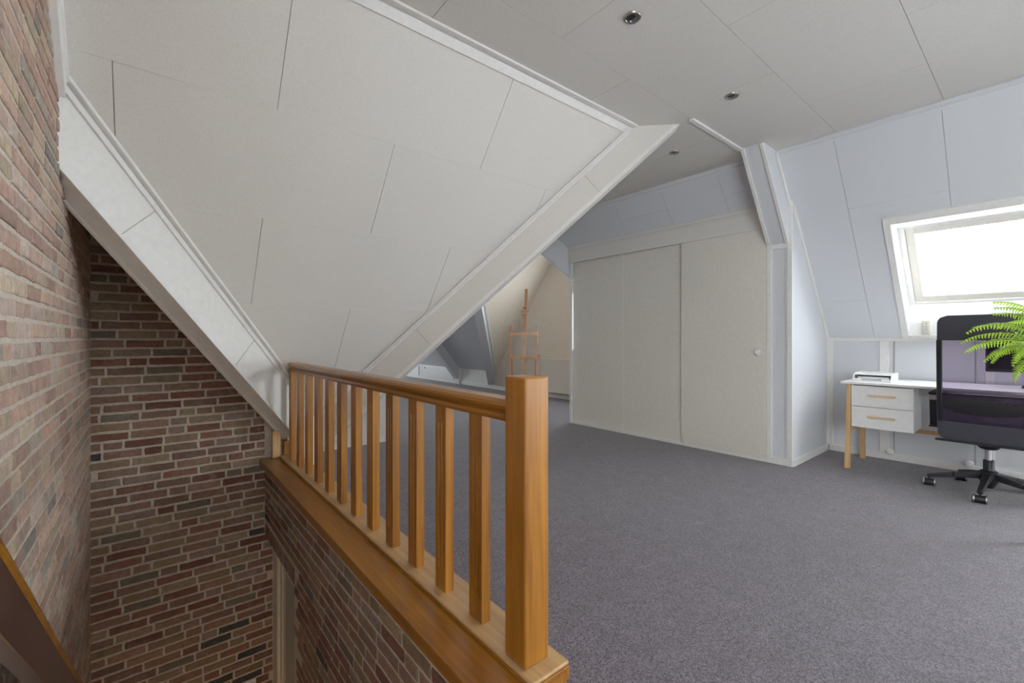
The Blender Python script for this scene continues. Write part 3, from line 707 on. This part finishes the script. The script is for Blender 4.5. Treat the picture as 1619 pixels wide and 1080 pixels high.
# ---------------------------------------------------------------- radiator + socket on the gable wall
M['radiator'] = mat('radiator_cream', (.80, .76, .68), .4)
ra = empty('radiator', (XG, 5.8, .1), 'flat white panel radiator on the cream wall below the window', 'radiator')
b = MB(); b.box(XG - .10, XG - .075, 5.15, 6.36, .11, .75); b.part('front_panel', M['radiator'], ra, bevel=.008)
b = MB(); b.box(XG - .075, XG - .02, 5.16, 6.35, .13, .73); b.part('convector', M['seam'], ra)
b = MB(); b.box(XG - .10, XG - .01, 5.15, 6.36, .75, .757); b.part('top_grille', M['radiator'], ra, bevel=.002)
for y in (5.35, 6.15): MB().box(XG - .03, XG - .001, y - .02, y + .02, .2, .65).part('bracket', M['white'], ra)
so = empty('wall_socket', (XG - .001, 6.55, .97), 'cream wall socket beside the easel on the cream wall', 'socket')
MB().box(XG - .012, XG, 6.50, 6.58, .93, 1.01).part('plate', M['socket'], so, bevel=.003)
MB().lathe([(.024, 0), (.026, .004), (.018, .004), (.016, .001), (.001, .001)], (XG - .012, 6.54, .97), 0, 20, Matrix.Scale(-1, 3, (1, 0, 0))).part('outlet', M['white'], so, smooth=True)

# ---------------------------------------------------------------- easel
E = Vector((4.92, 5.67, 0))
ea = empty('easel', E, 'wooden studio easel with tall mast, standing on the carpet before the cream wall', 'easel', rz=R(-39.4))
def ep(name, mb, m='beech', parent=None, **k): return mb.build(name, M[m], parent or ea, bevel=.0025, **k)
ep('mast', MB().bar((-.02, 0, .10), (.045, .10, 2.0), .052, .026, (0, 1, 0)))
b = MB(); b.bar((.018, .062, 1.55), (.020, .064, 1.70), .085, .06, (0, 1, 0)); b.bar((.018, .05, 1.60), (.018, .05, 1.625), .13, .05, (0, 1, 0)); ep('upper_clamp', b)
ep('clamp_knob', MB().lathe([(.014, 0), (.016, .02), (.001, .022)], (.02, .005, 1.66), 1, 14, Matrix.Scale(-1, 3, (0, 1, 0))), 'black', smooth=True)
for sx in (-1, 1):
    ep('upright', MB().bar((sx * .235 - .02, .0, .06), (sx * .226 - .0, .07, 1.37), .034, .024, (0, 1, 0)))
    ep('foot', MB().bar((sx * .235 - .02, -.28, .03), (sx * .235 - .02, .34, .03), .045, .06))
    ep('brace', MB().bar((sx * .20, .30, .06), (sx * .205, .045, .80), .022, .014, (0, 1, 0)))
ep('crossbar', MB().bar((-.235, .052, 1.225), (.235, .052, 1.225), .022, .055))
ep('base_crossbar', MB().bar((-.25, -.0, .09), (.22, -.0, .09), .025, .05))
b = MB(); b.bar((-.285, -.01, .815), (.265, -.01, .815), .085, .022); b.bar((-.285, -.05, .832), (.265, -.05, .832), .012, .022); ep('tray', b)
for x in (-.25, .235): ep('tray_block', MB().box(x - .032, x + .032, -.035, .03, .826, .870))
ep('tray_clamp', MB().box(-.055, .045, -.03, .04, .762, .804))
for x in (-.265, .255): ep('tray_knob', MB().lathe([(.011, 0), (.013, .018), (.001, .02)], (x, -.035, .85), 1, 12, Matrix.Scale(-1, 3, (0, 1, 0))), 'black', smooth=True)

# ---------------------------------------------------------------- desk
DT = .768
de = empty('desk', (5.08, .47, 0), 'white writing desk with splayed wooden legs and two drawers, under the skylight', 'desk')
DX0, DX1, DYA, DYB = 4.765, 5.39, -.24, 1.185
MB().box(DX0, DX1, DYA, DYB, DT - .020, DT).part('desk_top', M['white'], de, bevel=.003)
for i, y in enumerate((1.128, -.18)):
    mb = MB(); mb.bar((DX0 + .045, y, DT - .021), (DX0 + .028, y + .012, 0), .040, .030, (0, 1, 0), .056, .036); mb.part('leg', M['pine'], de, bevel=.004)
    mb = MB(); mb.bar((DX1 - .14, y, DT - .021), (DX1 - .085, y + .012, 0), .040, .030, (0, 1, 0), .056, .036); mb.part('leg', M['pine'], de, bevel=.004)
    MB().bar((DX0 + .05, y + .004, .355), (DX1 - .11, y + .004, .355), .03, .05).part('leg_crosspiece', M['pine'], de, bevel=.003)
MB().bar((5.10, 1.11, .352), (5.10, -.165, .352), .035, .030).part('stretcher', M['pine'], de, bevel=.003)
MB().box(5.05, 5.07, -.16, 1.11, .66, .748).part('back_rail', M['white'], de, bevel=.002)
b = MB(); b.box(DX0 + .042, 5.13, .700, .712, .378, .748); b.box(DX0 + .042, 5.13, 1.098, 1.110, .378, .748); b.box(DX0 + .042, 5.13, .712, 1.098, .378, .390); b.box(5.12, 5.13, .712, 1.098, .39, .748)
b.part('drawer_cabinet', M['white'], de, bevel=.001)
for z0, z1b in ((.376, .555), (.559, .738)):
    dr = MB().box(DX0 + .024, DX0 + .042, .699, 1.111, z0, z1b).part('drawer', M['white'], de, bevel=.002)
    zc_ = (z0 + z1b) / 2 + .01
    mb = MB(); mb.box(DX0 - .004, DX0 + .012, .81, .995, zc_ - .008, zc_ + .008); mb.box(DX0 + .01, DX0 + .026, .83, .845, zc_ - .005, zc_ + .005); mb.box(DX0 + .01, DX0 + .026, .96, .975, zc_ - .005, zc_ + .005)
    mb.part('handle', M['handle_wood'], dr, bevel=.003)

# ---------------------------------------------------------------- letter tray and papers
lt = empty('letter_tray', (5.06, 1.0, DT), 'white plastic letter tray at the left end of the desk', 'letter tray')
b = MB(); b.box(4.93, 5.22, .865, 1.135, DT + .001, DT + .010); b.box(4.925, 4.933, .865, .93, DT + .001, DT + .024); b.box(4.925, 4.933, 1.07, 1.135, DT + .001, DT + .024)
b.part('base', M['white'], lt, bevel=.002)
for y in (.865, 1.129):
    pts = [(4.935, DT + .006), (5.22, DT + .006), (5.22, DT + .072), (5.00, DT + .072), (4.97, DT + .064), (4.95, DT + .045)]
    MB().prism([(x, y, z) for x, z in pts], (0, .006, 0)).part('side_panel', M['white'], lt, bevel=.002)
MB().box(5.216, 5.224, .865, 1.135, DT + .004, DT + .072).part('back_panel', M['white'], lt, bevel=.002)
MB().box(4.98, 5.215, .872, 1.128, DT + .052, DT + .060).part('shelf', M['white'], lt, bevel=.002)
pp = MB(); rnd = random.Random(3)
for i in range(9):
    dx, dy = rnd.uniform(-.006, .006), rnd.uniform(-.006, .006); pp.box(4.95 + dx, 5.19 + dx, .885 + dy, 1.10 + dy, DT + .014 + i * .0026, DT + .0162 + i * .0026)
tag(pp.build('paper_stack', M['paper']), 'stack of white papers lying inside the letter tray', 'papers')
tag(MB().box(4.938, 5.18, .90, 1.118, DT + .0105, DT + .0135).build('folder', M['grey_paper'], bevel=.0008), 'thin dark grey folder under the white papers in the tray', 'folder')

# ---------------------------------------------------------------- monitor
mo = empty('monitor', (5.18, .02, DT), 'dark computer monitor on the desk, seen through the chair back', 'monitor')
MB().box(5.155, 5.19, -.26, .325, .885, 1.225).part('screen_housing', M['screen'], mo, bevel=.006)
MB().box(5.152, 5.156, -.245, .31, .905, 1.21).part('screen', mat('monitor_glass', (.012, .012, .018), .12), mo)
MB().box(5.19, 5.215, .0, .065, .78, 1.05).part('stand_neck', M['black'], mo, bevel=.004)
MB().box(5.12, 5.30, -.07, .135, DT + .0005, DT + .013).part('stand_foot', M['black'], mo, bevel=.004)

# ---------------------------------------------------------------- office chair (back towards the camera)
CX, CY = 4.80, .285
ch = empty('office_chair', (CX, CY, 0), 'black high-backed mesh office chair on castors, facing the desk', 'office chair')
BZ0, BZ1, HW = .405, 1.315, .243
def bx_(y, z):
    t = (z - BZ0) / (BZ1 - BZ0)
    return 4.520 - .085 * t - .03 * math.sin(t * math.pi) + .022 * (y / HW) ** 2 - .02 * math.exp(-((z - .68) / .12) ** 2)
def hw(z):
    """half width with rounded corners"""
    r = .055
    w_ = HW - .012 * max(0, (z - .9))
    for e in (BZ1 - z, z - BZ0):
        if e < r: w_ -= r - math.sqrt(max(0, r * r - (r - max(0, e)) ** 2))
    return w_
def back_patch(za, zb_, wa, nz=10, ny=12, th=.02, wfun=None):
    """solid curved patch of the backrest between two heights; wa(z) -> (y0, y1) relative to the centre"""
    mb = MB(); vs = []; 
    for side in (0, 1):
        for i in range(nz + 1):
            z = za + (zb_ - za) * i / nz; y0, y1 = wa(z)
            for j in range(ny + 1):
                y = y0 + (y1 - y0) * j / ny; vs.append((bx_(y, z) + side * th, CY + y, z))
    n = ny + 1; off = (nz + 1) * n; fs = []
    for i in range(nz):
        for j in range(ny):
            a = i * n + j; fs += [(a, a + 1, a + n + 1, a + n), (off + a + n, off + a + n + 1, off + a + 1, off + a)]
    for j in range(ny): fs += [(j, off + j, off + j + 1, j + 1), (nz * n + j + 1, off + nz * n + j + 1, off + nz * n + j, nz * n + j)]
    for i in range(nz):
        a = i * n; fs += [(a, a + n, off + a + n, off + a)]; a += ny; fs += [(a + n, a, off + a, off + a + n)]
    return mb.add(vs, fs)
back_patch(1.135, BZ1, lambda z: (-hw(z), hw(z)), 12, 14, .035).part('headrest', M['fabric_black'], ch, smooth=True, bevel=.005)
back_patch(BZ0, .545, lambda z: (-hw(z), hw(z)), 12, 14, .035).part('lower_back_panel', M['fabric_black'], ch, smooth=True, bevel=.005)
for sg in (-1, 1):
    wf = (lambda z: (-HW, -HW + .030)) if sg < 0 else (lambda z: (HW - .030, HW))
    back_patch(.54, 1.14, wf, 20, 2, .035).part('back_frame', M['black'], ch, smooth=True, bevel=.004)
mbm = MB(); vs = []; fs = []; nz_, ny_ = 24, 12
for i in range(nz_ + 1):
    for j in range(ny_ + 1):
        z = .54 + .60 * i / nz_; y = -(HW - .028) + 2 * (HW - .028) * j / ny_; vs.append((bx_(y, z) + .012, CY + y, z))
fs = [(i * 13 + j, i * 13 + j + 1, (i + 1) * 13 + j + 1, (i + 1) * 13 + j) for i in range(nz_) for j in range(ny_)]
me_ = mbm.add(vs, fs).part('back_mesh', M['mesh'], ch, smooth=True); me_['label'] = 'see-through dark mesh'
back_patch(.545, .755, lambda z: (-(HW - .03), HW - .03), 8, 12, .004).part('lower_mesh', M['mesh'], ch, smooth=True)
# lumbar ellipse
def ew(z):
    t = (z - .668) / .062; w_ = (HW - .03) * math.sqrt(max(0.0, 1 - t * t)); return (-w_ - .002, w_ + .002)
back_patch(.606, .730, ew, 14, 12, .012).part('lumbar_support', M['black'], ch, smooth=True)
b = MB(); b.tube([(bx_(y, .74) + .01, CY + y, .742 + .010 * (1 - (y / HW) ** 2)) for y in [(-1 + k / 8) * (HW - .02) for k in range(17)]], .006, 8); b.part('lumbar_rod', M['black'], ch, smooth=True)
b = MB(); b.box(4.50, 4.545, CY - .255, CY + .255, .398, .412); b.part('back_lip', M['black'], ch, bevel=.005)
# seat, mechanism, column
b = MB(); b.box(4.55, 5.04, CY - .245, CY + .245, .425, .50); b.part('seat', M['fabric_black'], ch, bevel=.03, seg=4)
b = MB(); b.box(4.66, 4.96, CY - .085, CY + .085, .375, .425); b.box(4.53, 4.70, CY - .03, CY + .03, .385, .41); b.lathe([(.045, .33), (.07, .36), (.075, .38)], (CX, CY, 0)); b.part('tilt_mechanism', M['black'], ch, bevel=.004)
MB().lathe([(.017, .22), (.017, .345)], (CX, CY, 0)).part('gas_column', M['silver'], ch, smooth=True)
MB().lathe([(.030, .10), (.030, .245), (.026, .25)], (CX, CY, 0)).part('column_sleeve', M['black'], ch, smooth=True)
MB().lathe([(.026, .045), (.034, .06), (.052, .10), (.050, .165), (.034, .175)], (CX, CY, 0)).part('hub', M['black'], ch, smooth=True)
for k in range(5):
    a = R(32 + 72 * k); d = Vector((math.cos(a), math.sin(a), 0)); c0 = Vector((CX, CY, 0))
    mb = MB(); mb.bar(c0 + d * .035 + Vector((0, 0, .135)), c0 + d * .19 + Vector((0, 0, .108)), .050, .050, (0, 0, 1), .038, .034)
    mb.bar(c0 + d * .19 + Vector((0, 0, .108)), c0 + d * .335 + Vector((0, 0, .075)), .038, .034, (0, 0, 1), .030, .022)
    leg = mb.part('base_leg', M['black'], ch, bevel=.006)
    p_ = c0 + d * .322
    ax = Vector((math.cos(a + 1.9), math.sin(a + 1.9), 0)) if k else Vector((math.cos(a + 1.2), math.sin(a + 1.2), 0))
    if k in (0, 1, 2): ax = Vector((.11, -.994, 0))
    Q = Vector((0, 0, 1)).rotation_difference(ax).to_matrix()
    w_ = MB(); w_.lathe([(.020, -.036), (.026, -.033), (.027, .033), (.020, .036)], p_ + Vector((0, 0, .027)), 2, 20, Q); w_.tube([p_ + Vector((0, 0, .05)), p_ + Vector((0, 0, .078))], .007, 8)
    ca = w_.part('castor', M['black'], ch, smooth=True)
    for e in (-1, 1):
        MB().lathe([(.0265, -.005), (.0285, -.005), (.0285, .003), (.0265, .004), (.0225, .004), (.0225, -.005)], p_ + ax * e * .031 + Vector((0, 0, .0285)), 2, 20, Q).part('rim', M['silver'], ca, smooth=True)
for sg in (-1, 1):
    y = CY + sg * .30
    mb = MB(); mb.bar((4.795, y, .70), (4.835, y, .455), .045, .014, (1, 0, 0)); mb.bar((4.83, y - sg * .0, .462), (4.83, y - sg * .10, .45), .03, .014)
    mb.bar((5.02, y, .70), (4.90, y, .455), .045, .014, (1, 0, 0)); mb.bar((4.80, y, .455), (4.93, y, .455), .05, .014)
    mb.part('armrest_support', M['black'], ch, bevel=.004)
    mb = MB(); mb.bar((4.775, y, .716), (5.05, y, .716), .052, .022); mb.part('armrest_pad', M['black'], ch, bevel=.008)
    MB().bar((4.782, y, .705), (4.792, y, .665), .046, .012, (1, 0, 0)).part('armrest_trim', M['silver'], ch, bevel=.002)

# ---------------------------------------------------------------- fern on a stand
FX, FY, FZ = 3.80, -.10, 1.06
FU = .05
st = empty('plant_stand', (FX, FY, 0), 'slim wooden plant stand carrying the fern, beside the office chair', 'plant stand')
MB().lathe([(.13, .85), (.135, .855), (.135, .87), (.13, .875)], (FX, FY, 0)).part('stand_top', M['beech'], st, smooth=True)
for k in range(3):
    a = R(90 + 120 * k); MB().bar((FX + .08 * math.cos(a), FY + .08 * math.sin(a), .85), (FX + .17 * math.cos(a), FY + .17 * math.sin(a), 0), .025, .025, (math.cos(a), math.sin(a), .01)).part('leg', M['beech'], st, bevel=.003)
fe = empty('potted_fern', (FX, FY, .875), 'bright green fern with arching fronds, in front of the skylight and chair', 'fern')
MB().lathe([(.075, .876), (.105, 1.07), (.108, 1.085), (.098, 1.085), (.095, 1.07)], (FX, FY, 0), 2, 28).part('pot', M['terracotta'], fe, smooth=True)
MB().lathe([(.094, 1.05), (.094, 1.068), (.001, 1.074)], (FX, FY, 0), 2, 24).part('soil', M['soil'], fe)
def frond(root, az, elev, L, droop, wid, seed):
    rnd = random.Random(seed); n = 32; roll = rnd.choice((-1, 1)) * rnd.uniform(.5, .95)
    d = Vector((math.cos(az), math.sin(az), 0)); pts = []; p = Vector(root); e = elev
    side = Vector((-math.sin(az), math.cos(az), 0))
    for i in range(n + 1):
        pts.append(p.copy()); p = p + (d * math.cos(e) + Vector((0, 0, 1)) * math.sin(e)) * (L / n) + side * rnd.uniform(-.0006, .0006); e -= droop / n * (0.4 + 1.2 * i / n)
    st_ = MB(); st_.tube(pts, [.0022 - .0017 * i / n for i in range(n + 1)], 5)
    lf = MB()
    for i in range(4, n):
        t = i / n; ln = wid * min(1, (t - .08) * 4) * (1 - t) ** .8 * 1.1 * rnd.uniform(.8, 1.1) * 1.2 + .003
        T = (pts[i + 1] - pts[i]).normalized(); U = side.cross(T).normalized()
        if U.z < 0: U = -U
        S_ = (side * math.cos(roll) + U * math.sin(roll)).normalized(); U = (U * math.cos(roll) - side * math.sin(roll)).normalized()
        for sg in (-1, 1):
            o = pts[i]; dirn = (S_ * sg * 1.0 + T * .32 - U * (.25 + rnd.uniform(-.15, .2))).normalized(); acr = T
            m = 6; vs = []; fs = []
            # pinna with small lobes along both edges
            L_ = []; R_ = []
            for q in range(m + 1):
                u = q / m; wv = .0062 * (1 - u) ** .6 * (1.35 if q % 2 else .6) + .0003
                c = o + dirn * ln * u - U * (.012 * u * u)
                L_.append(c + acr * wv); R_.append(c - acr * wv)
            vs = L_ + R_[::-1]; k = len(lf.v)
            lf.add(vs, [(q, q + 1, 2 * m - q, 2 * m + 1 - q) for q in range(m)])
    return lf, st_
rnd = random.Random(11)
specs = []
for k in range(24):
    az = R(-180 + 360 * k / 24 + rnd.uniform(-6, 6)); specs.append((az, R(rnd.uniform(25, 80)), rnd.uniform(.36, .52), R(rnd.uniform(70, 130)), rnd.uniform(.045, .065)))
for az, el, L, dr, wd_ in ((R(128), R(62), .47, R(75), .040), (R(140), R(48), .52, R(62), .042), (R(135), R(36), .54, R(55), .046), (R(150), R(72), .52, R(70), .04), (R(132), R(22), .46, R(78), .055),
                           (R(145), R(12), .44, R(95), .06), (R(120), R(30), .40, R(110), .06), (R(138), R(82), .55, R(66), .036)):
    specs.append((az, el, L, dr, wd_))
for i, (az, el, L, dr, wd_) in enumerate(specs):
    lf, st_ = frond((FX + .02 * math.cos(az), FY + .02 * math.sin(az), 1.07), az, el, L, dr, wd_, i)
    fr = lf.part('frond', M['leaf'], fe); st_.part('stalk', M['stem'], fr)
